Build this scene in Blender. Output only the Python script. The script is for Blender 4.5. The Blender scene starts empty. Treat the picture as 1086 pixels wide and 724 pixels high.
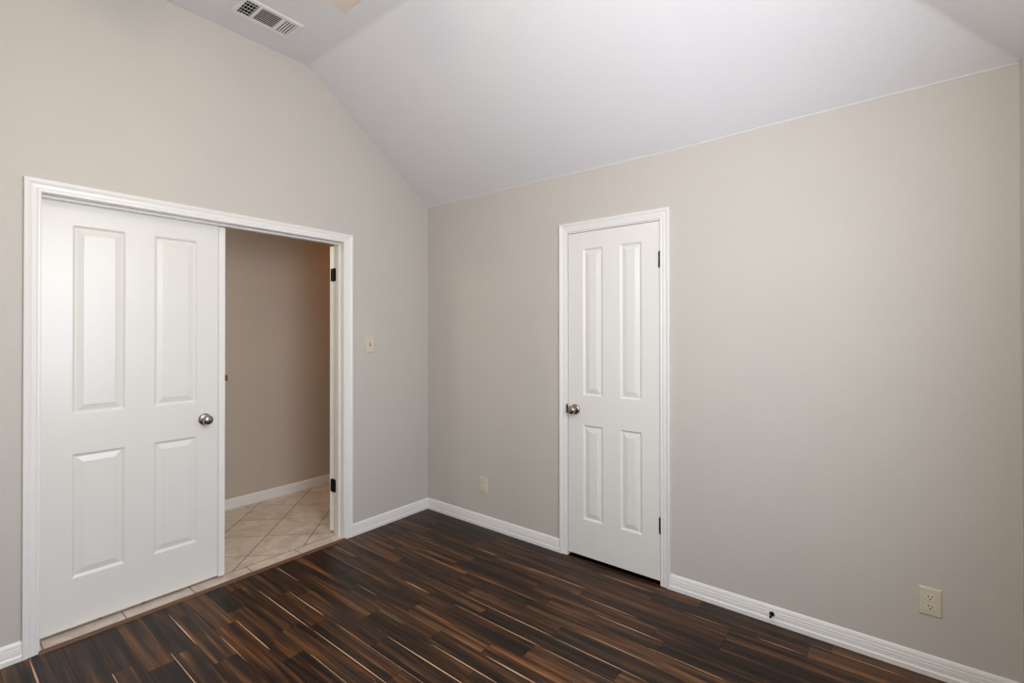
import bpy, bmesh, math, random
from mathutils import Vector, Matrix
C = bpy.context.scene.collection
S = bpy.context.scene
R = math.radians

# ------------------------------------------------------------------ camera
cam_d = bpy.data.cameras.new('camera')
cam = bpy.data.objects.new('camera', cam_d)
C.objects.link(cam)
cam_d.sensor_fit = 'HORIZONTAL'
cam_d.sensor_width = 36.0
cam_d.lens = 509.2856 / 1086 * 36.0
cam_d.shift_y = -10.58 / 1086
cam_d.clip_start = 0.02
YAW, PITCH, ROLL = 0.6721, 0.0053, -0.0011
F = Vector((-math.sin(YAW) * math.cos(PITCH), math.cos(YAW) * math.cos(PITCH), math.sin(PITCH)))
RT = F.cross(Vector((0, 0, 1))).normalized()
UP = RT.cross(F)
R2 = math.cos(ROLL) * RT + math.sin(ROLL) * UP
U2 = -math.sin(ROLL) * RT + math.cos(ROLL) * UP
m = Matrix((R2, U2, -F)).transposed().to_4x4()
m.translation = Vector((2.967, -2.6312, 1.4078))
cam.matrix_world = m
S.camera = cam

# ------------------------------------------------------------------ room numbers
RX, RY = 3.345, -3.55          # room: x 0..RX, y RY..0
HW, HC, DS = 2.44, 3.147, 1.022   # wall height, flat ceiling height, run of each slope
WT = 0.115                     # wall thickness
WIN = (-2.55, -1.25, 0.85, 2.15)    # window opening in the right wall: y0, y1, z0, z1
FAN = Vector((1.308, -2.103, HC))

# ------------------------------------------------------------------ world, lights, exposure
W = bpy.data.worlds.new('world')
S.world = W
W.use_nodes = True
nt = W.node_tree
nt.nodes.clear()
sky = nt.nodes.new('ShaderNodeTexSky')
sky.sky_type = 'NISHITA'
sky.sun_disc = False
sky.sun_elevation = R(40)
sky.sun_rotation = R(60)
bg = nt.nodes.new('ShaderNodeBackground')
bg.inputs['Strength'].default_value = 0.12
wo = nt.nodes.new('ShaderNodeOutputWorld')
nt.links.new(sky.outputs[0], bg.inputs[0])
nt.links.new(bg.outputs[0], wo.inputs[0])

def area(name, loc, rot, sx, sy, power, col, spread=180):
    d = bpy.data.lights.new(name, 'AREA')
    d.shape = 'RECTANGLE'
    d.size, d.size_y = sx, sy
    d.energy = power
    d.color = col
    d.spread = R(spread)
    o = bpy.data.objects.new(name, d)
    o.location = loc
    o.rotation_euler = rot
    C.objects.link(o)
    return o

def point(name, loc, power, col, rad):
    d = bpy.data.lights.new(name, 'POINT')
    d.energy = power
    d.color = col
    d.shadow_soft_size = rad
    o = bpy.data.objects.new(name, d)
    o.location = loc
    C.objects.link(o)
    return o

# daylight through the window in the right wall, just outside the picture
area('window_daylight', (RX + 0.035, (WIN[0] + WIN[1]) / 2, (WIN[2] + WIN[3]) / 2), (0, R(90), 0),
     WIN[3] - WIN[2] - 0.1, WIN[1] - WIN[0] - 0.1, 44, (0.75, 0.83, 1.0))
# two added soft fill lights, tuned to brighten the walls and ceiling slope
point('soft_fill', (2.6, -1.6, 2.1), 30, (0.89, 0.89, 0.92), 0.28)
point('soft_fill', (2.2, -2.2, 2.0), 25, (0.90, 0.97, 0.90), 0.28)
FAN_LIGHT = (26.0, (1.26, 1.04, 0.62))
HALL_LIGHT = (12.0, (1.35, 0.42, 0.06))
HALL_FILL = (8.0, (1.6, 1.62, 1.25))
S.view_settings.view_transform = 'Standard'
S.view_settings.look = 'None'
S.view_settings.gamma = 1.0
S.view_settings.use_curve_mapping = False
S.view_settings.exposure = 0.0

# ------------------------------------------------------------------ materials
def lin(c):
    return tuple(((v / 255) / 12.92 if v / 255 <= 0.04045 else ((v / 255 + 0.055) / 1.055) ** 2.4) for v in c) + (1.0,)

def mat(name, rgb, rough=0.5, metal=0.0, spec=0.5, bump=None, vary=0.0):
    """principled material, rgb in sRGB bytes; bump=(scale, strength, distance)."""
    mt = bpy.data.materials.new(name)
    mt.use_nodes = True
    n, l = mt.node_tree.nodes, mt.node_tree.links
    b = n['Principled BSDF']
    b.inputs['Base Color'].default_value = lin(rgb)
    b.inputs['Roughness'].default_value = rough
    b.inputs['Metallic'].default_value = metal
    b.inputs['Specular IOR Level'].default_value = spec
    tc = n.new('ShaderNodeTexCoord')
    if vary:
        nz = n.new('ShaderNodeTexNoise')
        nz.inputs['Scale'].default_value = 3.0
        nz.inputs['Detail'].default_value = 4
        l.new(tc.outputs['Object'], nz.inputs['Vector'])
        mx = n.new('ShaderNodeMix')
        mx.data_type = 'RGBA'
        mx.inputs[6].default_value = lin([v * (1 - vary) for v in rgb])
        mx.inputs[7].default_value = lin([min(255, v * (1 + vary)) for v in rgb])
        l.new(nz.outputs['Fac'], mx.inputs[0])
        l.new(mx.outputs[2], b.inputs['Base Color'])
    if bump:
        nz = n.new('ShaderNodeTexNoise')
        nz.inputs['Scale'].default_value = bump[0]
        nz.inputs['Detail'].default_value = 3
        l.new(tc.outputs['Object'], nz.inputs['Vector'])
        bp = n.new('ShaderNodeBump')
        bp.inputs['Strength'].default_value = bump[1]
        bp.inputs['Distance'].default_value = bump[2]
        l.new(nz.outputs['Fac'], bp.inputs['Height'])
        l.new(bp.outputs[0], b.inputs['Normal'])
    return mt

M = {}
M['wall'] = mat('wall_paint', (195, 188, 179), 0.55, spec=0.35, bump=(95, 0.35, 0.002), vary=0.012)
M['hallwall'] = mat('hall_wall_paint', (190, 176, 162), 0.6, spec=0.3, bump=(95, 0.3, 0.002), vary=0.012)
M['ceiling'] = mat('ceiling_paint', (218, 215, 216), 0.8, spec=0.2, bump=(70, 0.35, 0.002), vary=0.01)
M['trim'] = mat('trim_gloss_paint', (230, 226, 221), 0.32, spec=0.5)
M['door'] = mat('door_paint', (226, 222, 215), 0.30, spec=0.5, bump=(40, 0.08, 0.001))
M['nickel'] = mat('satin_nickel', (165, 156, 146), 0.24, metal=1.0)
M['black'] = mat('black_hardware', (10, 9, 9), 0.5, spec=0.2)
M['brass'] = mat('aged_brass', (120, 66, 30), 0.4, metal=0.6)
M['almond'] = mat('almond_plastic', (208, 197, 174), 0.4)
M['almond2'] = mat('almond_plastic_light', (216, 206, 184), 0.35)
M['hole'] = mat('dark_slot', (10, 8, 6), 0.8, spec=0.0)
M['vent'] = mat('vent_enamel', (222, 219, 214), 0.4)
M['duct'] = mat('duct_inside', (34, 34, 29), 0.9, spec=0.0)
M['transition'] = mat('transition_wood', (100, 70, 52), 0.45, bump=(60, 0.2, 0.001), vary=0.1)
M['gap_shade'] = mat('floor_gap_shade', (14, 10, 8), 0.9, spec=0.0)
M['streak'] = mat('pale_sapwood', (206, 164, 128), 0.4, vary=0.12)
M['fanblade'] = mat('fan_blade_wood', (176, 161, 151), 0.5, vary=0.06)
M['fanmetal'] = mat('fan_white_metal', (225, 222, 215), 0.35, metal=0.0)

def wood_material():
    mt = bpy.data.materials.new('dark_laminate')
    mt.use_nodes = True
    n, l = mt.node_tree.nodes, mt.node_tree.links
    b = n['Principled BSDF']
    tc = n.new('ShaderNodeTexCoord')
    at = n.new('ShaderNodeAttribute'); at.attribute_name = 'board'
    sep = n.new('ShaderNodeSeparateXYZ')
    l.new(tc.outputs['Object'], sep.inputs[0])
    def mth(op, a, c=None):
        q = n.new('ShaderNodeMath'); q.operation = op
        for i, v in enumerate((a, c)):
            if v is None: continue
            if isinstance(v, (int, float)): q.inputs[i].default_value = v
            else: l.new(v, q.inputs[i])
        return q.outputs[0]
    def coord(kx, ky, s1):
        cb = n.new('ShaderNodeCombineXYZ')
        l.new(mth('ADD', mth('MULTIPLY', sep.outputs[0], kx), mth('MULTIPLY', at.outputs['Fac'], s1)), cb.inputs[0])
        l.new(mth('MULTIPLY', sep.outputs[1], ky), cb.inputs[1])
        l.new(mth('MULTIPLY', at.outputs['Fac'], 53.0), cb.inputs[2])
        return cb.outputs[0]
    def noise(vec, scale, detail, dist=0.0, rough=0.55):
        z = n.new('ShaderNodeTexNoise')
        z.inputs['Scale'].default_value = scale
        z.inputs['Detail'].default_value = detail
        z.inputs['Distortion'].default_value = dist
        z.inputs['Roughness'].default_value = rough
        l.new(vec, z.inputs['Vector'])
        return z.outputs['Fac']
    broad = noise(coord(0.8, 17.0, 31.0), 1.7, 2, 0.5)
    mid = noise(coord(1.0, 34.0, 13.0), 2.2, 3, 0.4)
    fine = noise(coord(2.0, 90.0, 17.0), 2.6, 5, 0.3, 0.65)
    red = noise(coord(1.0, 22.0, 71.0), 1.6, 2, 0.5)
    tone = n.new('ShaderNodeAttribute'); tone.attribute_name = 'tone'
    v = mth('ADD', mth('MULTIPLY', broad, 1.25), mth('MULTIPLY', mid, 0.75))
    v = mth('ADD', v, mth('MULTIPLY', fine, 0.35))
    v = mth('ADD', v, mth('MULTIPLY', tone.outputs['Fac'], 0.20))
    v = mth('SUBTRACT', v, 0.77)
    cr = n.new('ShaderNodeValToRGB')
    e = cr.color_ramp.elements
    e[0].position = 0.20; e[0].color = lin((20, 15, 12))
    e[1].position = 0.98; e[1].color = lin((142, 102, 60))
    for p, c in ((0.38, (38, 26, 20)), (0.52, (57, 38, 25)), (0.66, (83, 55, 34)), (0.80, (106, 72, 43))):
        q = e.new(p); q.color = lin(c)
    l.new(v, cr.inputs[0])
    rr = n.new('ShaderNodeValToRGB')
    rr.color_ramp.elements[0].position = 0.52; rr.color_ramp.elements[0].color = (0, 0, 0, 1)
    rr.color_ramp.elements[1].position = 0.72; rr.color_ramp.elements[1].color = (0.6, 0.6, 0.6, 1)
    l.new(red, rr.inputs[0])
    mx = n.new('ShaderNodeMix'); mx.data_type = 'RGBA'; mx.blend_type = 'MULTIPLY'
    l.new(rr.outputs[0], mx.inputs[0])
    l.new(cr.outputs[0], mx.inputs[6])
    mx.inputs[7].default_value = (1.25, 0.78, 0.66, 1)
    l.new(mx.outputs[2], b.inputs['Base Color'])
    b.inputs['Specular IOR Level'].default_value = 0.22
    ro = n.new('ShaderNodeMapRange')
    ro.inputs['To Min'].default_value = 0.30; ro.inputs['To Max'].default_value = 0.46
    l.new(fine, ro.inputs['Value']); l.new(ro.outputs[0], b.inputs['Roughness'])
    bp = n.new('ShaderNodeBump'); bp.inputs['Strength'].default_value = 0.12; bp.inputs['Distance'].default_value = 0.001
    l.new(fine, bp.inputs['Height']); l.new(bp.outputs[0], b.inputs['Normal'])
    return mt
M['wood'] = wood_material()

def tile_material():
    mt = bpy.data.materials.new('hall_tile')
    mt.use_nodes = True
    n, l = mt.node_tree.nodes, mt.node_tree.links
    b = n['Principled BSDF']
    tc = n.new('ShaderNodeTexCoord')
    sep = n.new('ShaderNodeSeparateXYZ')
    l.new(tc.outputs['Object'], sep.inputs[0])
    X, Y = sep.outputs[0], sep.outputs[1]
    def mth(op, a, c=None):
        q = n.new('ShaderNodeMath'); q.operation = op
        for i, v in enumerate((a, c)):
            if v is None: continue
            if isinstance(v, (int, float)): q.inputs[i].default_value = v
            else: l.new(v, q.inputs[i])
        return q.outputs[0]
    def line(v, off, per, half):
        f = mth('PINGPONG', mth('SUBTRACT', v, off), per / 2)   # 0 on a line
        return mth('LESS_THAN', f, half)
    la = line(mth('ADD', X, Y), -1.535 - 0.437 * 30, 0.437, 0.0040)
    lb = line(mth('SUBTRACT', Y, X), -0.615 - 0.437 * 30, 0.437, 0.0030)
    lc = line(Y, -1.359 - 0.298 * 30, 0.298, 0.0022)
    bx = mth('LESS_THAN', mth('ABSOLUTE', mth('ADD', X, 0.100)), 0.0026)
    inb = mth('GREATER_THAN', X, -0.100)
    diag = mth('MULTIPLY', mth('MAXIMUM', la, lb), mth('SUBTRACT', 1.0, inb))
    g = mth('MAXIMUM', mth('MAXIMUM', diag, mth('MULTIPLY', lc, inb)), bx)
    nz = n.new('ShaderNodeTexNoise'); nz.inputs['Scale'].default_value = 9; nz.inputs['Detail'].default_value = 6
    nz.inputs['Distortion'].default_value = 1.0
    l.new(tc.outputs['Object'], nz.inputs['Vector'])
    cr = n.new('ShaderNodeValToRGB')
    e = cr.color_ramp.elements
    e[0].position = 0.3; e[0].color = lin((190, 173, 157))
    e[1].position = 0.72; e[1].color = lin((219, 207, 194))
    l.new(nz.outputs['Fac'], cr.inputs[0])
    mx = n.new('ShaderNodeMix'); mx.data_type = 'RGBA'
    l.new(g, mx.inputs[0]); l.new(cr.outputs[0], mx.inputs[6])
    mx.inputs[7].default_value = lin((92, 64, 50))
    l.new(mx.outputs[2], b.inputs['Base Color'])
    b.inputs['Roughness'].default_value = 0.42
    bp = n.new('ShaderNodeBump'); bp.inputs['Strength'].default_value = 0.6; bp.inputs['Distance'].default_value = 0.002
    l.new(mth('SUBTRACT', 1.0, g), bp.inputs['Height']); l.new(bp.outputs[0], b.inputs['Normal'])
    return mt
M['tile'] = tile_material()

def emit(name, col, s):
    mt = bpy.data.materials.new(name); mt.use_nodes = True
    b = mt.node_tree.nodes['Principled BSDF']
    b.inputs['Base Color'].default_value = (0.9, 0.88, 0.82, 1)
    b.inputs['Emission Color'].default_value = (*col, 1)
    b.inputs['Emission Strength'].default_value = s
    return mt

def glass():
    mt = bpy.data.materials.new('window_glass'); mt.use_nodes = True
    n, l = mt.node_tree.nodes, mt.node_tree.links
    n.remove(n['Principled BSDF'])
    t = n.new('ShaderNodeBsdfTransparent'); g = n.new('ShaderNodeBsdfGlossy'); x = n.new('ShaderNodeMixShader')
    g.inputs['Roughness'].default_value = 0.02
    x.inputs[0].default_value = 0.06
    l.new(t.outputs[0], x.inputs[1]); l.new(g.outputs[0], x.inputs[2])
    l.new(x.outputs[0], n['Material Output'].inputs[0])
    return mt
M['glass'] = glass()

# ------------------------------------------------------------------ mesh helpers
def obj(name, bm, mats, parent=None, smooth=False, bevel=0.0, seg=2):
    me = bpy.data.meshes.new(name)
    bmesh.ops.recalc_face_normals(bm, faces=bm.faces[:])
    bm.to_mesh(me); bm.free()
    for mm in (mats if isinstance(mats, (list, tuple)) else [mats]):
        me.materials.append(M[mm] if isinstance(mm, str) else mm)
    if smooth:
        me.polygons.foreach_set('use_smooth', [True] * len(me.polygons))
        me.set_sharp_from_angle(angle=R(40))
    o = bpy.data.objects.new(name, me)
    C.objects.link(o)
    if parent: o.parent = parent
    if bevel:
        b = o.modifiers.new('bevel', 'BEVEL'); b.width = bevel; b.segments = seg
        b.limit_method = 'ANGLE'; b.angle_limit = R(40)
    return o

def tag(o, label=None, cat=None, group=None, kind=None):
    for k, v in (('label', label), ('category', cat), ('group', group), ('kind', kind)):
        if v: o[k] = v
    return o

def empty(name, loc, rz=0.0):
    o = bpy.data.objects.new(name, None); C.objects.link(o)
    o.location = loc; o.rotation_euler = (0, 0, rz)
    o.empty_display_size = 0.05
    return o

def box(bm, x0, x1, y0, y1, z0, z1, mi=0):
    v = [bm.verts.new((x, y, z)) for z in (z0, z1) for y in (y0, y1) for x in (x0, x1)]
    for q in ((0, 1, 3, 2), (4, 5, 7, 6), (0, 1, 5, 4), (2, 3, 7, 6), (0, 2, 6, 4), (1, 3, 7, 5)):
        f = bm.faces.new([v[i] for i in q]); f.material_index = mi

def boxes(*bs):
    bm = bmesh.new()
    for b in bs: box(bm, *b)
    return bm

def lathe(bm, prof, origin, axis, seg=32, mi=0):
    """revolve (radius, distance along axis) about axis from origin."""
    a = Vector(axis).normalized()
    u = a.orthogonal().normalized(); w = a.cross(u)
    rings = []
    for r, t in prof:
        c = Vector(origin) + a * t
        if r < 1e-6: rings.append([bm.verts.new(c)])
        else: rings.append([bm.verts.new(c + (u * math.cos(2 * math.pi * k / seg) + w * math.sin(2 * math.pi * k / seg)) * r) for k in range(seg)])
    for A, B in zip(rings, rings[1:]):
        for k in range(seg):
            k2 = (k + 1) % seg
            vs = [A[k % len(A)], A[k2 % len(A)], B[k2 % len(B)], B[k % len(B)]]
            u_ = []
            for q in vs:
                if q not in u_: u_.append(q)
            if len(u_) > 2:
                f = bm.faces.new(u_); f.material_index = mi
    for Rg in (rings[0], rings[-1]):
        if len(Rg) > 2: bm.faces.new(Rg).material_index = mi

def sweep(bm, prof, path, normal, closed=False):
    """sweep a 2-D profile (w sideways, t along normal) along a mitred path lying in a plane of the given normal."""
    nrm = Vector(normal).normalized()
    P = [Vector(p) for p in path]
    rings = []
    for i, p in enumerate(P):
        d1 = (P[i] - P[i - 1]).normalized() if i > 0 else None
        d2 = (P[i + 1] - P[i]).normalized() if i < len(P) - 1 else None
        if d1 is None: s = nrm.cross(d2)
        elif d2 is None: s = nrm.cross(d1)
        else:
            s1, s2 = nrm.cross(d1), nrm.cross(d2)
            s = (s1 + s2).normalized(); s = s / s.dot(s1)
        rings.append([bm.verts.new(p + s * w + nrm * t) for w, t in prof])
    k = len(prof)
    for A, B in zip(rings, rings[1:]):
        for i in range(k):
            j = (i + 1) % k
            bm.faces.new((A[i], A[j], B[j], B[i]))
    bm.faces.new(rings[0]); bm.faces.new(rings[-1])

# ------------------------------------------------------------------ floor: individual strips of dark laminate in one surface
def floor():
    rnd = random.Random(11)
    me_b, me_t = [], []
    bm = bmesh.new()
    fb = bm.faces.layers.float.new('board')
    ft = bm.faces.layers.float.new('tone')
    P = 0.0955
    known = {9: [0.29, 0.99, 1.69, 2.33], 11: [0.62, 1.28, 1.87], 13: [0.45, 1.112, 1.80], 16: [0.33, 0.905, 1.52], 15: [0.12, 0.69, 1.31],
             7: [0.55, 1.14, 1.712, 2.30], 5: [0.2, 0.85, 1.535, 2.14], 3: [0.35, 1.0, 1.63, 2.35], 2: [0.75, 1.45, 2.35], 1: [0.30, 0.83, 1.25, 1.95, 2.662],
             10: [0.42, 1.02, 1.53], 14: [0.36, 0.76, 1.35, 1.75], 17: [0.43, 1.10], 19: [0.49, 1.1], 21: [0.42, 1.0],
             4: [0.25, 0.9, 1.4, 2.08], 6: [0.4, 0.99, 1.47, 2.43], 8: [0.79, 1.33, 2.07]}
    def quad(x0, x1, y0, y1, z, mi, b, t):
        f = bm.faces.new([bm.verts.new(q) for q in ((x0, y0, z), (x1, y0, z), (x1, y1, z), (x0, y1, z))])
        f.material_index = mi; f[fb] = b; f[ft] = t
    quad(0.0, RX, RY, 0.66, -0.003, 1, 0, 0)  # dark sheet: joints between boards, and painted shade under the closet door
    g = 0.0005
    prev = 0.5
    for k in range(0, 38):
        yb, yt = -P * (k + 1), -P * k
        yb = max(yb, RY)
        if yb >= yt: continue
        cuts = known.get(k)
        if cuts is None:
            cuts, x = [], rnd.uniform(0.1, 0.6)
            while x < RX - 0.1:
                cuts.append(x); x += rnd.uniform(0.42, 0.72)
        else:
            cuts = list(cuts); x = cuts[-1] + rnd.uniform(0.5, 0.7)
            while x < RX - 0.1:
                cuts.append(x); x += rnd.uniform(0.5, 0.7)
        xs = [0.0] + cuts + [RX]
        for a, b in zip(xs, xs[1:]):
            t = rnd.random()
            if abs(t - prev) < 0.2: t = (t + 0.45) % 1.0
            prev = t
            quad(a + g, b - g, yb + g, yt - g, 0.0, 0, rnd.random(), t)
    # pale sapwood lines along strip edges: (y, x0, x1, width)
    ST = [(-1.4285, 0.21, 0.77, 8), (-1.331, 0.36, 0.73, 8), (-1.241, 0.04, 0.30, 7), (-0.86, 0.03, 0.32, 5), (-1.2365, 1.11, 1.70, 8),
          (-1.622, 0.42, 0.78, 9), (-1.4265, 0.80, 1.42, 7), (-1.333, 0.84, 1.60, 4), (-1.128, 0.90, 1.10, 4), (-0.8625, 0.78, 0.99, 7),
          (-1.0545, 0.58, 0.78, 4), (-0.854, 1.17, 1.72, 7), (-0.76, 1.12, 1.72, 7), (-0.296, 0.81, 0.985, 6), (-1.148, 1.31, 1.72, 8),
          (-1.053, 1.56, 1.9, 8), (-0.296, 1.24, 1.61, 6), (-0.099, 1.59, 1.95, 6), (-0.377, 1.58, 1.96, 6), (-0.478, 1.78, 2.14, 7),
          (-0.651, 1.77, 2.20, 5), (-0.764, 1.72, 2.18, 5), (-0.18, 2.14, 2.35, 4), (-0.179, 2.46, 2.66, 6), (-0.080, 2.66, 3.0, 5),
          (-0.560, 2.1, 2.43, 5), (-2.30, 0.03, 0.30, 10), (-1.812, 0.10, 0.49, 8), (-1.905, 0.46, 0.80, 8), (-2.10, 0.42, 0.62, 8),
          (-0.857, 1.72, 2.10, 4), (-0.43, 0.36, 0.62, 3), (-1.72, 0.5, 0.8, 4), (-1.525, 0.95, 1.3, 5)]
    for i in range(16):
        ST.append((-P * rnd.randint(14, 36), rnd.uniform(0.9, 2.6), 0, rnd.uniform(4, 8)))
        y, a, _, w = ST[-1]; ST[-1] = (y, a, a + rnd.uniform(0.2, 0.5), w)
    for y, a, b, w in ST:
        w = w / 1000 * 0.68
        N = 12
        lo, hi = [], []
        ph = rnd.uniform(0, 6)
        for i in range(N + 1):
            t = i / N
            ww = w * (0.12 + 0.88 * math.sin(math.pi * min(1, t * 0.9 + 0.08)) ** 0.6) * (0.75 + 0.25 * math.sin(ph + 5 * t))
            if t < 0.05 or t == 1: ww *= 0.4
            x = a + (b - a) * t
            lo.append(bm.verts.new((x, y - ww / 2, 0.00035)))
            hi.append(bm.verts.new((x, y + ww / 2, 0.00035)))
        for i in range(N):
            f = bm.faces.new((lo[i], lo[i + 1], hi[i + 1], hi[i])); f.material_index = 2
    return tag(obj('floor', bm, ['wood', 'gap_shade', 'streak']), 'dark brown wood plank floor with pale streaks', 'floor', kind='structure')
floor()

def struct(name, bm, m, label=None, cat=None, parent=None, **k):
    return tag(obj(name, bm, m, parent, **k), label, cat, kind='structure')

# double doorway opening in the left wall, closet opening in the back wall
DY0, DY1, DZ = -2.270, -0.765, 2.040
CX0, CX1, CZ = 1.331, 1.938, 2.048
J = 0.018                                            # jamb board thickness

# ------------------------------------------------------------------ walls
ZT = 3.25
struct('wall_left', boxes((-WT, 0, RY - WT, DY0 - J, 0, ZT), (-WT, 0, DY1 + J, 0, 0, ZT), (-WT, 0, DY0 - J, DY1 + J, DZ + J, ZT)), 'wall',
       'greige gable wall with the wide double doorway', 'wall')
struct('wall_back', boxes((-WT, CX0 - J, 0, WT, 0, ZT), (CX1 + J, RX + WT, 0, WT, 0, ZT), (CX0 - J, CX1 + J, 0, WT, CZ + J, ZT)), 'wall',
       'greige wall with the narrow closet door', 'wall')
y0, y1, z0, z1 = WIN
struct('wall_right', boxes((RX, RX + WT, RY - WT, y0, 0, ZT), (RX, RX + WT, y1, 0, 0, ZT), (RX, RX + WT, y0, y1, 0, z0), (RX, RX + WT, y0, y1, z1, ZT)), 'wall',
       'greige window wall at the right end of the room', 'wall')
struct('wall_front', boxes((0, RX, RY - WT, RY, 0, ZT)), 'wall', 'greige wall behind the photographer', 'wall')

# ------------------------------------------------------------------ ceiling: flat centre, three slopes meeting in hips
def ceiling():
    bm = bmesh.new()
    xs = [i / 40 for i in range(41)]
    sag_pts = [(0, 0), (0.4, 0), (1.0, -0.003), (1.6, -0.010), (2.04, -0.015), (2.34, -0.009), (2.6, -0.006), (2.9, -0.002), (3.345, 0.0)]
    def sag(x):
        for (a, p), (b, q) in zip(sag_pts, sag_pts[1:]):
            if x <= b:
                t = (x - a) / (b - a); t = t * t * (3 - 2 * t)
                return p + (q - p) * t
        return 0
    rows = 10
    grid = []
    for j in range(rows + 1):
        s = j / rows
        xe = RX - DS * s
        grid.append([bm.verts.new((xe * t, -DS * s, HW + (HC - HW) * s + sag(xe * t) * (1 - s) ** 2)) for t in xs])
    for j in range(rows):
        for i in range(40):
            bm.faces.new((grid[j][i], grid[j][i + 1], grid[j + 1][i + 1], grid[j + 1][i]))
    a = bm.verts.new((RX, RY, HW)); c = bm.verts.new((0, RY, HW))
    d = bm.verts.new((RX - DS, RY + DS, HC)); e = bm.verts.new((0, RY + DS, HC))
    bm.faces.new((grid[0][40], a, d, grid[rows][40]) if rows == 1 else [grid[j][40] for j in range(rows + 1)] + [d, a])
    bm.faces.new(list(grid[rows]) + [d, e])
    bm.faces.new((a, c, e, d))
    o = struct('ceiling', bm, 'ceiling', 'white vaulted ceiling with flat centre and sloped sides', 'ceiling')
    q = o.modifiers.new('soft_creases', 'BEVEL'); q.width = 0.016; q.segments = 4; q.limit_method = 'ANGLE'; q.angle_limit = R(18)
    s = o.modifiers.new('thickness', 'SOLIDIFY'); s.thickness = 0.02; s.offset = -1 if o.data.polygons[0].normal.z < 0 else 1
    return o
ceiling()
# caulk line where the slope meets the back wall
def caulk():
    bm = bmesh.new()
    pts = [(0.0, 0), (0.4, 0), (1.0, -0.003), (1.6, -0.010), (2.04, -0.015), (2.34, -0.009), (2.6, -0.006), (2.9, -0.002), (3.345, 0.0)]
    rings = []
    for x, s in pts:
        z = HW + s
        rings.append([bm.verts.new((x, y, z + q)) for y, q in ((0, -0.005), (-0.003, -0.0035), (-0.0045, 0.001), (0, 0.003))])
    for A, B in zip(rings, rings[1:]):
        for i in range(4):
            bm.faces.new((A[i], A[(i + 1) % 4], B[(i + 1) % 4], B[i]))
    struct('trim_3', bm, 'ceiling', 'thin white caulk line along the sloped ceiling edge', 'trim')
caulk()

# ------------------------------------------------------------------ hall and closet shells
HX = -1.218
HY0, HY1 = -3.2, 1.05
struct('floor_hall', boxes((HX - 0.05, -0.002, HY0, HY1, -0.03, 0.006)), 'tile', 'beige diagonal tile floor of the hallway', 'floor')
struct('wall_hall', boxes((HX - 0.1, HX, HY0, HY1, 0, 2.5), (HX, -WT, HY1, HY1 + 0.1, 0, 2.5), (HX, -WT, HY0 - 0.1, HY0, 0, 2.5)), 'hallwall',
       'tan hallway wall seen through the open doorway', 'wall')
struct('ceiling_hall', boxes((HX - 0.1, -WT, HY0 - 0.1, HY1 + 0.1, 2.44, 2.5)), 'ceiling', 'hallway ceiling', 'ceiling')
bmh = boxes((-WT - 0.0, -WT + 0.02, 0.115, HY1, 0, 2.5))
struct('wall_hall_side', bmh, 'hallwall', 'hallway wall beyond the open door leaf', 'wall')
struct('wall_closet', boxes((1.0, 2.3, 0.66, 0.70, 0, 2.5), (0.96, 1.0, WT, 0.70, 0, 2.5), (2.3, 2.34, WT, 0.70, 0, 2.5), (0.96, 2.34, WT, 0.70, 2.5, 2.54)), 'wall',
       'inside of the small closet', 'wall')

# ------------------------------------------------------------------ baseboards
BP = [(0, 0), (0, 0.016), (0.020, 0.016), (0.026, 0.0125), (0.045, 0.0115), (0.047, 0.0095), (0.050, 0.0115), (0.058, 0.0105), (0.060, 0.0085),
      (0.063, 0.0095), (0.072, 0.0080), (0.080, 0.0050), (0.083, 0.0030), (0.083, 0)]
def baseboard(name, p0, p1, nrm, prof=BP, lab=None, m='trim'):
    bm = bmesh.new()
    n = Vector(nrm)
    rings = []
    for p in (p0, p1):
        rings.append([bm.verts.new(Vector(p) + Vector((0, 0, h)) + n * t) for h, t in prof])
    k = len(prof)
    for i in range(k):
        bm.faces.new((rings[0][i], rings[0][(i + 1) % k], rings[1][(i + 1) % k], rings[1][i]))
    bm.faces.new(rings[0]); bm.faces.new(rings[1])
    return struct(name, bm, m, lab, 'baseboard')
LC0, LC1, LCZ = -2.322, -0.701, 2.098        # casing outer edges, left wall
BC0, BC1, BCZ = 1.274, 1.995, 2.112          # casing outer edges, back wall
baseboard('baseboard_left', (0, RY, 0), (0, LC0, 0), (1, 0, 0), lab='white baseboard left of the double doorway')
baseboard('baseboard_left', (0, LC1, 0), (0, 0, 0), (1, 0, 0), lab='white baseboard between double doorway and room corner')
baseboard('baseboard_back', (0, 0, 0), (BC0, 0, 0), (0, -1, 0), lab='white baseboard between room corner and closet door')
BB = baseboard('baseboard_back', (BC1, 0, 0), (RX, 0, 0), (0, -1, 0), lab='long white baseboard right of the closet door')
baseboard('baseboard_right', (RX, 0, 0), (RX, RY, 0), (-1, 0, 0), lab='white baseboard of the right wall')
baseboard('baseboard_front', (RX, RY, 0), (0, RY, 0), (0, 1, 0), lab='white baseboard of the window wall')
HP = [(0, 0), (0, 0.014), (0.070, 0.014), (0.078, 0.010), (0.081, 0.004), (0.081, 0)]
baseboard('baseboard_hall', (HX, HY0, 0.006), (HX, HY1, 0.006), (1, 0, 0), HP, 'plain white baseboard in the hallway')

# ------------------------------------------------------------------ door casings and jambs
CP = [(0, 0), (0, 0.007), (0.003, 0.010), (0.011, 0.0105), (0.014, 0.0085), (0.017, 0.0105), (0.030, 0.0125), (0.034, 0.0105), (0.038, 0.0135),
      (0.046, 0.0165), (0.052, 0.0180), (0.056, 0.0165), (0.057, 0.013), (0.057, 0)]
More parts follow.
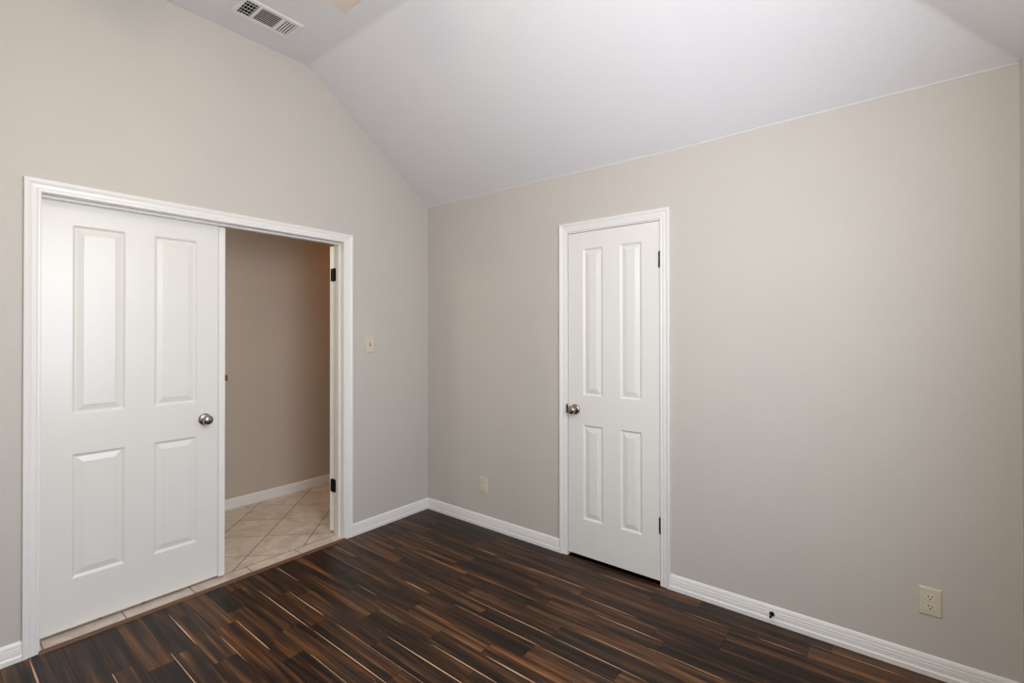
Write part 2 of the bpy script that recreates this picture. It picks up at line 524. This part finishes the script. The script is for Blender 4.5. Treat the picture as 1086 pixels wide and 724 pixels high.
# left wall: plane x=0, normal +x ; path runs along the inner edge
bm = bmesh.new()
iy0, iy1, iz = LC0 + 0.057, LC1 - 0.057, LCZ - 0.057
sweep(bm, CP, [(0, iy1, 0), (0, iy1, iz), (0, iy0, iz), (0, iy0, 0)][::-1], (1, 0, 0))
def outward_check(bm, cy):   # make sure the moulding grows outward from the opening
    return max(v.co.z for v in bm.verts)
if outward_check(bm, 0) < LCZ - 0.01:
    bm.free(); bm = bmesh.new()
    sweep(bm, CP, [(0, iy1, 0), (0, iy1, iz), (0, iy0, iz), (0, iy0, 0)], (1, 0, 0))
T1 = struct('trim_1', bm, 'trim', 'white moulded casing around the double doorway', 'door trim', smooth=False)
# jamb lining with stop
ST0, ST1 = -0.078, -0.040
obj('jamb', boxes((-WT - 0.004, 0.004, DY0 - J, DY0, 0, DZ + J), (-WT - 0.004, 0.004, DY1, DY1 + J, 0, DZ + J), (-WT - 0.004, 0.004, DY0, DY1, DZ, DZ + J)), 'trim', T1, bevel=0.0015)
obj('door_stop_strip', boxes((ST0, ST1, DY0, DY0 + 0.011, 0, DZ), (ST0, ST1, DY1 - 0.011, DY1, 0, DZ), (ST0, ST1, DY0 + 0.011, DY1 - 0.011, DZ - 0.011, DZ)), 'trim', T1, bevel=0.002)
# hall side casing
bm = bmesh.new()
sweep(bm, [(a, b * 0.7) for a, b in CP], [(-WT, iy1, 0), (-WT, iy1, iz), (-WT, iy0, iz), (-WT, iy0, 0)][::-1], (-1, 0, 0))
if max(v.co.z for v in bm.verts) < LCZ - 0.01:
    bm.free(); bm = bmesh.new()
    sweep(bm, [(a, b * 0.7) for a, b in CP], [(-WT, iy1, 0), (-WT, iy1, iz), (-WT, iy0, iz), (-WT, iy0, 0)], (-1, 0, 0))
obj('hall_casing', bm, 'trim', T1)

bm = bmesh.new()
jx0, jx1, jz = BC0 + 0.057, BC1 - 0.057, BCZ - 0.057
pth = [(jx0, 0, 0), (jx0, 0, jz), (jx1, 0, jz), (jx1, 0, 0)]
sweep(bm, CP, pth, (0, -1, 0))
if max(v.co.z for v in bm.verts) < BCZ - 0.01:
    bm.free(); bm = bmesh.new()
    sweep(bm, CP, pth[::-1], (0, -1, 0))
T2 = struct('trim_2', bm, 'trim', 'white moulded casing around the narrow closet door', 'door trim')
obj('jamb', boxes((CX0 - J, CX0, -0.003, WT, 0, CZ + J), (CX1, CX1 + J, -0.003, WT, 0, CZ + J), (CX0, CX1, -0.003, WT, CZ, CZ + J)), 'trim', T2, bevel=0.0015)
obj('door_stop_strip', boxes((CX0, CX0 + 0.011, 0.040, 0.075, 0, CZ), (CX1 - 0.011, CX1, 0.040, 0.075, 0, CZ), (CX0 + 0.011, CX1 - 0.011, 0.040, 0.075, CZ - 0.011, CZ)), 'trim', T2)
obj('strike_plate', boxes((1.3235, 1.3325, -0.0125, -0.002, 0.905, 0.960)), 'black', T2, bevel=0.002)['label'] = 'small black strike plate beside the knob'

# ------------------------------------------------------------------ doors
PROF = [(0.0, 0.0), (0.003, 0.0015), (0.009, 0.0070), (0.013, 0.0085), (0.016, 0.0085), (0.018, 0.0078), (0.040, 0.0022), (0.0415, 0.0010), (0.044, 0.0010)]
def leaf_mesh(w, h, t, panels):
    """four panel moulded leaf: x 0..w, y -t/2..t/2, z 0..h; panels are (x0,x1,z0,z1)."""
    bm = bmesh.new()
    xs = sorted({0, w, *[p[0] for p in panels], *[p[1] for p in panels]})
    zs = sorted({0, h, *[p[2] for p in panels], *[p[3] for p in panels]})
    for s in (-1, 1):
        y = s * t / 2
        V = {(x, z): bm.verts.new((x, y, z)) for x in xs for z in zs}
        for xa, xb in zip(xs, xs[1:]):
            for za, zb in zip(zs, zs[1:]):
                if any(p[0] <= xa and xb <= p[1] and p[2] <= za and zb <= p[3] for p in panels): continue
                bm.faces.new((V[xa, za], V[xb, za], V[xb, zb], V[xa, zb]))
        for p in panels:
            prev = [V[p[0], p[2]], V[p[1], p[2]], V[p[1], p[3]], V[p[0], p[3]]]
            for ins, d in PROF[1:]:
                yy = s * (t / 2 - d)
                cur = [bm.verts.new(q) for q in ((p[0] + ins, yy, p[2] + ins), (p[1] - ins, yy, p[2] + ins), (p[1] - ins, yy, p[3] - ins), (p[0] + ins, yy, p[3] - ins))]
                for i in range(4):
                    j = (i + 1) % 4
                    bm.faces.new((prev[i], prev[j], cur[j], cur[i]))
                prev = cur
            bm.faces.new(prev)
    bm.verts.ensure_lookup_table()
    box_edges = ((0, 0, 0, h), (w, w, 0, h))
    def side(a, b):
        bm.faces.new([bm.verts.new(q) for q in ((a[0], -t / 2, a[1]), (b[0], -t / 2, b[1]), (b[0], t / 2, b[1]), (a[0], t / 2, a[1]))])
    side((0, 0), (w, 0)); side((w, 0), (w, h)); side((w, h), (0, h)); side((0, h), (0, 0))
    bmesh.ops.remove_doubles(bm, verts=bm.verts[:], dist=1e-5)
    return bm

def knob(parent, loc, axis):
    """satin nickel round knob with rosette, axis out of the door face."""
    bm = bmesh.new()
    lathe(bm, [(0.0, 0), (0.0325, 0), (0.0330, 0.002), (0.0325, 0.006), (0.029, 0.0105), (0.022, 0.0135), (0.014, 0.0155), (0.0, 0.0155)], (0, 0, 0), axis, 40)
    rz = obj('rosette', bm, 'nickel', parent, smooth=True); rz.location = loc
    bm = bmesh.new()
    pr = [(0.0, 0.012), (0.0125, 0.012), (0.0118, 0.024), (0.0135, 0.030), (0.019, 0.034), (0.0245, 0.040), (0.0268, 0.047), (0.0262, 0.053), (0.0235, 0.0590), (0.0175, 0.0635), (0.010, 0.0655), (0.0, 0.066)]
    lathe(bm, pr, (0, 0, 0), axis, 40)
    k = obj('knob', bm, 'nickel', parent, smooth=True); k.location = loc
    return k

def hinge_bm(h, knuckle_r=0.006):
    bm = bmesh.new()
    n = 5
    for i in range(n):
        a = -h / 2 + h * i / n + 0.0006; b = -h / 2 + h * (i + 1) / n - 0.0006
        lathe(bm, [(knuckle_r, a), (knuckle_r, b)], (0, 0, 0), (0, 0, 1), 14)
    lathe(bm, [(0.0035, -h / 2 - 0.004), (0.0052, -h / 2 - 0.001), (0.0035, -h / 2)], (0, 0, 0), (0, 0, 1), 12)
    lathe(bm, [(0.0035, h / 2), (0.0052, h / 2 + 0.001), (0.0035, h / 2 + 0.004)], (0, 0, 0), (0, 0, 1), 12)
    return bm

LZ = 0.024; LH = 2.030 - 0.024
LW = 0.744
# left leaf, closed; local x runs +y from the hinge; leaf thickness along world x
LT = 0.035
d1 = struct('door_1', leaf_mesh(LW, LH, LT, [(0.115, 0.317, 0.252 - LZ, 0.840 - LZ), (0.437, 0.637, 0.252 - LZ, 0.840 - LZ),
                                             (0.115, 0.317, 1.029 - LZ, 1.928 - LZ), (0.437, 0.637, 1.029 - LZ, 1.928 - LZ)]), 'door',
            'closed white four panel door leaf at left of the double doorway, with nickel knob', 'door', bevel=0.0)
d1.location = (ST0 - LT / 2 - 0.002, -2.263, LZ); d1.rotation_euler = (0, 0, R(90))
# local frame: x -> +y world, y -> -x world
knob(d1, (0.674, -LT / 2, 0.930 - LZ), (0, -1, 0))
bm = boxes((0.741, 0.776, -LT / 2 - 0.012, -LT / 2 + 0.0, -0.006, LH - 0.004), (LW, LW + 0.008, -LT / 2, LT / 2, 0, LH))
ast = obj('astragal', bm, 'trim', d1, bevel=0.003)
bm = boxes((0.776, 0.791, -LT / 2 - 0.009, -LT / 2 + 0.006, 1.137 - LZ, 1.171 - LZ))
obj('latch_bolt', bm, 'brass', d1, bevel=0.002)['label'] = 'small brown latch bolt'

# right leaf, swung back into the hall; local x from hinge pin, closed face towards +y local
d2 = struct('door_2', leaf_mesh(LW, LH, LT, [(0.115, 0.317, 0.252 - LZ, 0.840 - LZ), (0.437, 0.637, 0.252 - LZ, 0.840 - LZ),
                                             (0.115, 0.317, 1.029 - LZ, 1.928 - LZ), (0.437, 0.637, 1.029 - LZ, 1.928 - LZ)]), 'door',
            'white door leaf folded back into the hallway, only its hinged edge showing', 'door')
OPEN = R(21)                       # from flat against the hall side of the wall
hp = Vector((-0.124, DY1 + 0.004, 0))
ax = Vector((-math.sin(OPEN), math.cos(OPEN), 0))      # along the leaf, away from the hinge
nx = Vector((-math.cos(OPEN), -math.sin(OPEN), 0))     # across its thickness, away from the wall
ctr = hp + nx * (LT / 2 + 0.001) + ax * 0.001
d2.location = (ctr.x, ctr.y, LZ)
d2.rotation_euler = (0, 0, math.atan2(ax.y, ax.x))
for hz in (1.826, 0.345):
    hg = obj('hinge', hinge_bm(0.089, 0.0065), 'black', d2, smooth=True)
    bm = boxes((-0.002, 0.0, -LT / 2, LT / 2 - 0.002, -0.0445, 0.0445))
    # plate on the leaf edge, in leaf coordinates
    inv = d2.matrix_basis.inverted()
    hg.location = inv @ Vector((hp.x, hp.y - 0.007, hz))
    hg['label'] = 'black steel hinge'
    pl = obj('hinge_plate', boxes((-0.0022, 0.0002, -LT / 2 + 0.001, LT / 2 - 0.006, hz - LZ - 0.0445, hz - LZ + 0.0445)), 'black', d2, bevel=0.0008)
    jp = obj('hinge_plate', boxes((-WT - 0.004, ST0 - 0.006, DY1 - 0.0022, DY1 + 0.0002, hz - 0.0445, hz + 0.0445)), 'black', T1, bevel=0.0008)

# closet door
CW, CH = CX1 - CX0 - 0.006, CZ - 0.003 - 0.022
cx = CX0 + 0.003
d3 = struct('door_3', leaf_mesh(CW, CH, LT, [(1.441 - cx, 1.578 - cx, 0.250 - .022, 0.840 - .022), (1.692 - cx, 1.828 - cx, 0.250 - .022, 0.840 - .022),
                                             (1.441 - cx, 1.578 - cx, 1.023 - .022, 1.942 - .022), (1.692 - cx, 1.828 - cx, 1.023 - .022, 1.942 - .022)]), 'door',
            'closed narrow white four panel closet door with nickel knob and black hinges', 'door')
d3.location = (cx, LT / 2 + 0.001, 0.022)
knob(d3, (1.386 - cx, -LT / 2, 0.932 - 0.022), (0, -1, 0))
for hz in (1.827, 0.333):
    bm = hinge_bm(0.089, 0.0065)
    box(bm, -0.010, 0.0, 0.004, 0.0055, -0.0445, 0.0445)
    h_ = obj('hinge', bm, 'black', d3, smooth=True)
    h_.location = (1.9385 - cx, -LT / 2 - 0.006, hz - 0.022)
    h_['label'] = 'black steel hinge'

# wood transition strip at the doorway
bm = bmesh.new()
tp = [(-0.001, 0.0), (-0.001, 0.008), (0.003, 0.0095), (0.010, 0.009), (0.020, 0.006), (0.026, 0.001), (0.026, 0.0)]
rings = [[bm.verts.new((a, y, b)) for a, b in tp] for y in (-2.27, -0.70)]
for i in range(len(tp)):
    bm.faces.new((rings[0][i], rings[0][(i + 1) % len(tp)], rings[1][(i + 1) % len(tp)], rings[1][i]))
bm.faces.new(rings[0]); bm.faces.new(rings[1])
bm.verts.ensure_lookup_table()
for v in bm.verts:
    if v.co.y > -0.8: v.co.y = -0.757
struct('trim_4', bm, 'transition', 'brown wood transition strip between tile and dark wood floor', 'trim')

# ------------------------------------------------------------------ ceiling register
vt = empty('ceiling_vent', (0.281, -1.408, HC))
tag(vt, 'white rectangular air vent in the flat ceiling near the gable wall', 'vent')
VX, VY = 0.094, 0.155        # half sizes (x short, y long)
def frame_bm(hx, hy, ix, iy, t):
    bm = bmesh.new()
    outs = [(hx, hy, 0.0), (hx, hy, -0.003), (hx - 0.006, hy - 0.006, -t), (ix + 0.003, iy + 0.003, -t), (ix, iy, -t + 0.002), (ix, iy, 0.0)]
    rings = [[bm.verts.new((sx * a, sy * b, z)) for sx, sy in ((-1, -1), (1, -1), (1, 1), (-1, 1))] for a, b, z in outs]
    for A, B in zip(rings, rings[1:]):
        for i in range(4):
            bm.faces.new((A[i], A[(i + 1) % 4], B[(i + 1) % 4], B[i]))
    return bm
bm = frame_bm(VX, VY, VX - 0.026, VY - 0.020, 0.010)
# cross bars between the three louvre banks
ix, iy = VX - 0.026, VY - 0.020
for y in (-0.064, 0.058):
    box(bm, -ix, ix, y - 0.007, y + 0.007, -0.009, -0.002)
box(bm, VX - 0.003, VX, -VY, VY, -0.013, -0.002)
fr = obj('frame', bm, 'vent', vt)
obj('backing', boxes((-ix, ix, -iy, iy, -0.0012, -0.0002)), 'duct', vt)
def slat(p, d, L, w, ang, t=0.0012):
    """thin louvre blade centred at p, length L along d ('x' or 'y'), tilted by ang."""
    bm = bmesh.new()
    box(bm, -L / 2, L / 2, -w / 2, w / 2, -t / 2, t / 2)
    bmesh.ops.rotate(bm, verts=bm.verts[:], cent=(0, 0, 0), matrix=Matrix.Rotation(ang, 3, 'X'))
    if d == 'y': bmesh.ops.rotate(bm, verts=bm.verts[:], cent=(0, 0, 0), matrix=Matrix.Rotation(R(90), 3, 'Z'))
    bmesh.ops.translate(bm, verts=bm.verts[:], vec=p)
    return obj('slat', bm, 'vent', vt)
# left bank (crosswise, opened wide, with a lattice behind), middle bank (lengthwise, close), right bank (crosswise)
for i in range(4): slat((0, -0.124 + i * 0.0155, -0.006), 'x', 2 * ix, 0.010, R(60))
for i in range(4): slat((-0.045 + i * 0.030, -0.103, -0.004), 'y', 0.063, 0.004, 0)
for i in range(9): slat((-ix + 0.009 + i * 0.0148, -0.003, -0.006), 'y', 0.108, 0.0085, R(24))
for i in range(5): slat((0, 0.0685 + i * 0.0145, -0.0075), 'x', 2 * ix, 0.0095, R(8))
for sy in (-1, 1):
    bm = bmesh.new()
    lathe(bm, [(0.0, -0.013), (0.003, -0.0125), (0.0042, -0.0105), (0.0042, -0.009), (0, -0.009)], (0, sy * (VY - 0.010), 0), (0, 0, 1), 12)
    obj('screw', bm, 'vent', vt, smooth=True)

# ------------------------------------------------------------------ wall plates
def plate_bm(w, h, t):
    bm = bmesh.new()
    outs = [(w / 2, h / 2, 0.0), (w / 2, h / 2, 0.002), (w / 2 - 0.002, h / 2 - 0.002, t - 0.001), (w / 2 - 0.005, h / 2 - 0.005, t)]
    rings = [[bm.verts.new((sx * a, -z, sy * b)) for sx, sy in ((-1, -1), (1, -1), (1, 1), (-1, 1))] for a, b, z in outs]
    for A, B in zip(rings, rings[1:]):
        for i in range(4):
            bm.faces.new((A[i], A[(i + 1) % 4], B[(i + 1) % 4], B[i]))
    bm.faces.new(rings[-1]); bm.faces.new(rings[0])
    return bm

def outlet(loc, label):
    o = empty('electrical_outlet', loc)
    tag(o, label, 'outlet', 'almond wall outlets')
    obj('cover_plate', plate_bm(0.072, 0.114, 0.006), 'almond', o)
    for zc in (0.0195, -0.0195):
        bm = bmesh.new()
        pts = []
        N = 40
        for i in range(N):
            a = 2 * math.pi * i / N
            x, z = 0.0172 * math.cos(a), max(-0.0135, min(0.0135, 0.0172 * math.sin(a)))
            pts.append((x, z))
        A = [bm.verts.new((x, -0.0055, z + zc)) for x, z in pts]; B = [bm.verts.new((x * 0.97, -0.0082, z * 0.97 + zc)) for x, z in pts]
        for i in range(N): bm.faces.new((A[i], A[(i + 1) % N], B[(i + 1) % N], B[i]))
        bm.faces.new(B)
        rc = obj('receptacle', bm, 'almond2', o)
        bm = bmesh.new()
        box(bm, -0.0078, -0.0052, -0.0088, -0.0080, zc + 0.000, zc + 0.0085)
        box(bm, 0.0052, 0.0078, -0.0088, -0.0080, zc + 0.001, zc + 0.0080)
        lathe(bm, [(0.0, 0.0080), (0.0026, 0.0080), (0.0026, 0.0088), (0.0, 0.0088)], (0, 0, zc - 0.0070), (0, -1, 0), 14)
        obj('slots', bm, 'hole', rc)
    bm = bmesh.new()
    lathe(bm, [(0, 0.005), (0.0032, 0.005), (0.003, 0.0068), (0, 0.0074)], (0, 0, 0), (0, -1, 0), 14)
    obj('screw', bm, 'almond2', o, smooth=True)
    return o
outlet((3.079, 0, 0.302), 'almond duplex outlet low on the wall right of the closet door')
outlet((0.607, 0, 0.301), 'almond duplex outlet low on the wall between the room corner and closet door')

sw = empty('light_switch', (0, -0.555, 1.334), R(90))
tag(sw, 'almond toggle light switch on the wall right of the double doorway', 'light switch')
obj('cover_plate', plate_bm(0.070, 0.114, 0.006), 'almond', sw)
obj('toggle_slot', boxes((-0.0052, 0.0052, -0.0066, -0.0058, -0.0122, 0.0122)), 'hole', sw)
bm = boxes((-0.0042, 0.0042, -0.016, -0.004, -0.005, 0.004))
bmesh.ops.rotate(bm, verts=bm.verts[:], cent=(0, -0.004, 0), matrix=Matrix.Rotation(R(-28), 3, 'X'))
obj('toggle', bm, 'almond2', sw, bevel=0.0012)
for z in (0.030, -0.030):
    bm = bmesh.new()
    lathe(bm, [(0, 0.005), (0.0030, 0.005), (0.0028, 0.0066), (0, 0.0070)], (0, 0, z), (0, -1, 0), 14)
    obj('screw', bm, 'almond2', sw, smooth=True)

# ------------------------------------------------------------------ door stop on the baseboard
ds = empty('door_stop', (2.4965, -0.0115, 0.047))
tag(ds, 'small black door stop screwed to the long baseboard', 'door stop')
bm = bmesh.new()
lathe(bm, [(0, 0), (0.0105, 0), (0.0115, 0.002), (0.0105, 0.006), (0.006, 0.010), (0, 0.010)], (0, 0, 0), (0, -1, 0), 24)
obj('flange', bm, 'black', ds, smooth=True)
bm = bmesh.new()
lathe(bm, [(0, 0.006), (0.0032, 0.006), (0.0030, 0.034), (0, 0.034)], (0, 0, 0), (0, -1, 0), 16)
obj('stem', bm, 'black', ds, smooth=True)
bm = bmesh.new()
lathe(bm, [(0, 0.030), (0.0045, 0.030), (0.0050, 0.036), (0.0042, 0.041), (0, 0.042)], (0, 0, 0), (0, -1, 0), 16)
obj('rubber_tip', bm, 'black', ds, smooth=True)

# ------------------------------------------------------------------ ceiling fan (one blade tip reaches the frame)
fan = empty('ceiling_fan', FAN)
tag(fan, 'ceiling fan with tan wooden blades, one blade tip at the top edge', 'ceiling fan')
bm = bmesh.new()
lathe(bm, [(0, 0), (0.068, 0), (0.070, -0.02), (0.055, -0.045), (0.020, -0.055), (0, -0.055)], (0, 0, 0), (0, 0, 1), 32)
obj('canopy', bm, 'fanmetal', fan, smooth=True)
bm = bmesh.new()
lathe(bm, [(0.012, -0.05), (0.012, -0.26)], (0, 0, 0), (0, 0, 1), 16)
obj('downrod', bm, 'fanmetal', fan, smooth=True)
bm = bmesh.new()
lathe(bm, [(0, -0.25), (0.05, -0.25), (0.11, -0.275), (0.125, -0.31), (0.125, -0.36), (0.10, -0.395), (0.08, -0.41), (0, -0.41)], (0, 0, 0), (0, 0, 1), 40)
obj('motor_housing', bm, 'fanmetal', fan, smooth=True)
BA = R(102)
for i in range(5):
    a = BA + i * 2 * math.pi / 5
    bm = bmesh.new()
    half = [(0.19, 0.044), (0.30, 0.048), (0.50, 0.050), (0.650, 0.050)] + [(0.650 + 0.010 * math.sin(R(t)), 0.040 + 0.010 * math.cos(R(t))) for t in (18, 36, 54, 72, 90)]
    pts = [(x, -y) for x, y in half] + half[::-1]
    lo = [bm.verts.new((x, y, -0.003)) for x, y in pts]; hi = [bm.verts.new((x, y, 0.003)) for x, y in pts]
    bm.faces.new(lo); bm.faces.new(hi)
    for k in range(len(pts)):
        bm.faces.new((lo[k], lo[(k + 1) % len(pts)], hi[(k + 1) % len(pts)], hi[k]))
    b = obj('blade', bm, 'fanblade', fan)
    b.matrix_local = Matrix.Rotation(a, 4, 'Z') @ Matrix.Translation((0, 0, -0.347)) @ Matrix.Rotation(R(-14), 4, 'X')
    bk = obj('blade_bracket', boxes((0.10, 0.27, -0.018, 0.018, -0.009, -0.003)), 'fanmetal', b, bevel=0.002)
bm = bmesh.new()
lathe(bm, [(0, -0.41), (0.075, -0.41), (0.080, -0.422), (0.078, -0.435), (0, -0.435)], (0, 0, 0), (0, 0, 1), 32)
obj('light_fitter', bm, 'fanmetal', fan, smooth=True)
bm = bmesh.new()
lathe(bm, [(0, -0.436), (0.092, -0.436), (0.108, -0.455), (0.106, -0.48), (0.088, -0.512), (0.055, -0.535), (0, -0.545)], (0, 0, 0), (0, 0, 1), 40)
obj('lamp_shade', bm, emit('lit_frosted_glass', FAN_LIGHT[1], FAN_LIGHT[0]), fan, smooth=True)

# ------------------------------------------------------------------ hallway lamp (gives the warm dusk of the hall), plus an added white fill lamp
def hall_lamp(loc, label, em):
    hl = empty('hall_ceiling_lamp', loc)
    tag(hl, label, 'ceiling lamp')
    bm = bmesh.new()
    lathe(bm, [(0, 0), (0.13, 0), (0.135, -0.02), (0, -0.02)], (0, 0, 0), (0, 0, 1), 32)
    obj('lamp_base', bm, 'fanmetal', hl, smooth=True)
    bm = bmesh.new()
    lathe(bm, [(0, -0.02), (0.12, -0.02), (0.125, -0.04), (0.10, -0.075), (0, -0.095)], (0, 0, 0), (0, 0, 1), 32)
    obj('lamp_shade', bm, em, hl, smooth=True)
hall_lamp((-0.66, 0.55, 2.44), 'amber flush ceiling lamp past the folded back door leaf in the hallway', emit('lit_hall_glass', HALL_LIGHT[1], HALL_LIGHT[0]))
hall_lamp((-0.66, -2.4, 2.44), 'added white fill lamp behind the closed door leaf in the hallway', emit('hall_fill_glass', (1, 1, 1), 3.0))  # added unseen lamp; it and the point light below brighten the hall
point('hall_fill_light', (-0.66, -2.4, 2.2), HALL_FILL[0], HALL_FILL[1], 0.1)

# ------------------------------------------------------------------ window in the right wall, outside the picture
y0, y1, z0, z1 = WIN
wb = bmesh.new()
xa, xb = RX + 0.06, RX + 0.11
zm = (z0 + z1) / 2
for b in ((xa, xb, y0, y0 + 0.045, z0, z1), (xa, xb, y1 - 0.045, y1, z0, z1), (xa, xb, y0 + 0.045, y1 - 0.045, z0, z0 + 0.045),
          (xa, xb, y0 + 0.045, y1 - 0.045, z1 - 0.045, z1), (xa, xb, y0 + 0.045, y1 - 0.045, zm - 0.02, zm + 0.02)): box(wb, *b)
w_ = struct('window_1', wb, 'trim', 'white framed window in the right wall', 'window')
obj('pane', boxes((xa + 0.02, xa + 0.024, y0 + 0.045, y1 - 0.045, z0 + 0.045, z1 - 0.045)), 'glass', w_)
obj('window_sill', boxes((RX - 0.05, RX + 0.06, y0 - 0.04, y1 + 0.04, z0 - 0.02, z0)), 'trim', w_, bevel=0.004)
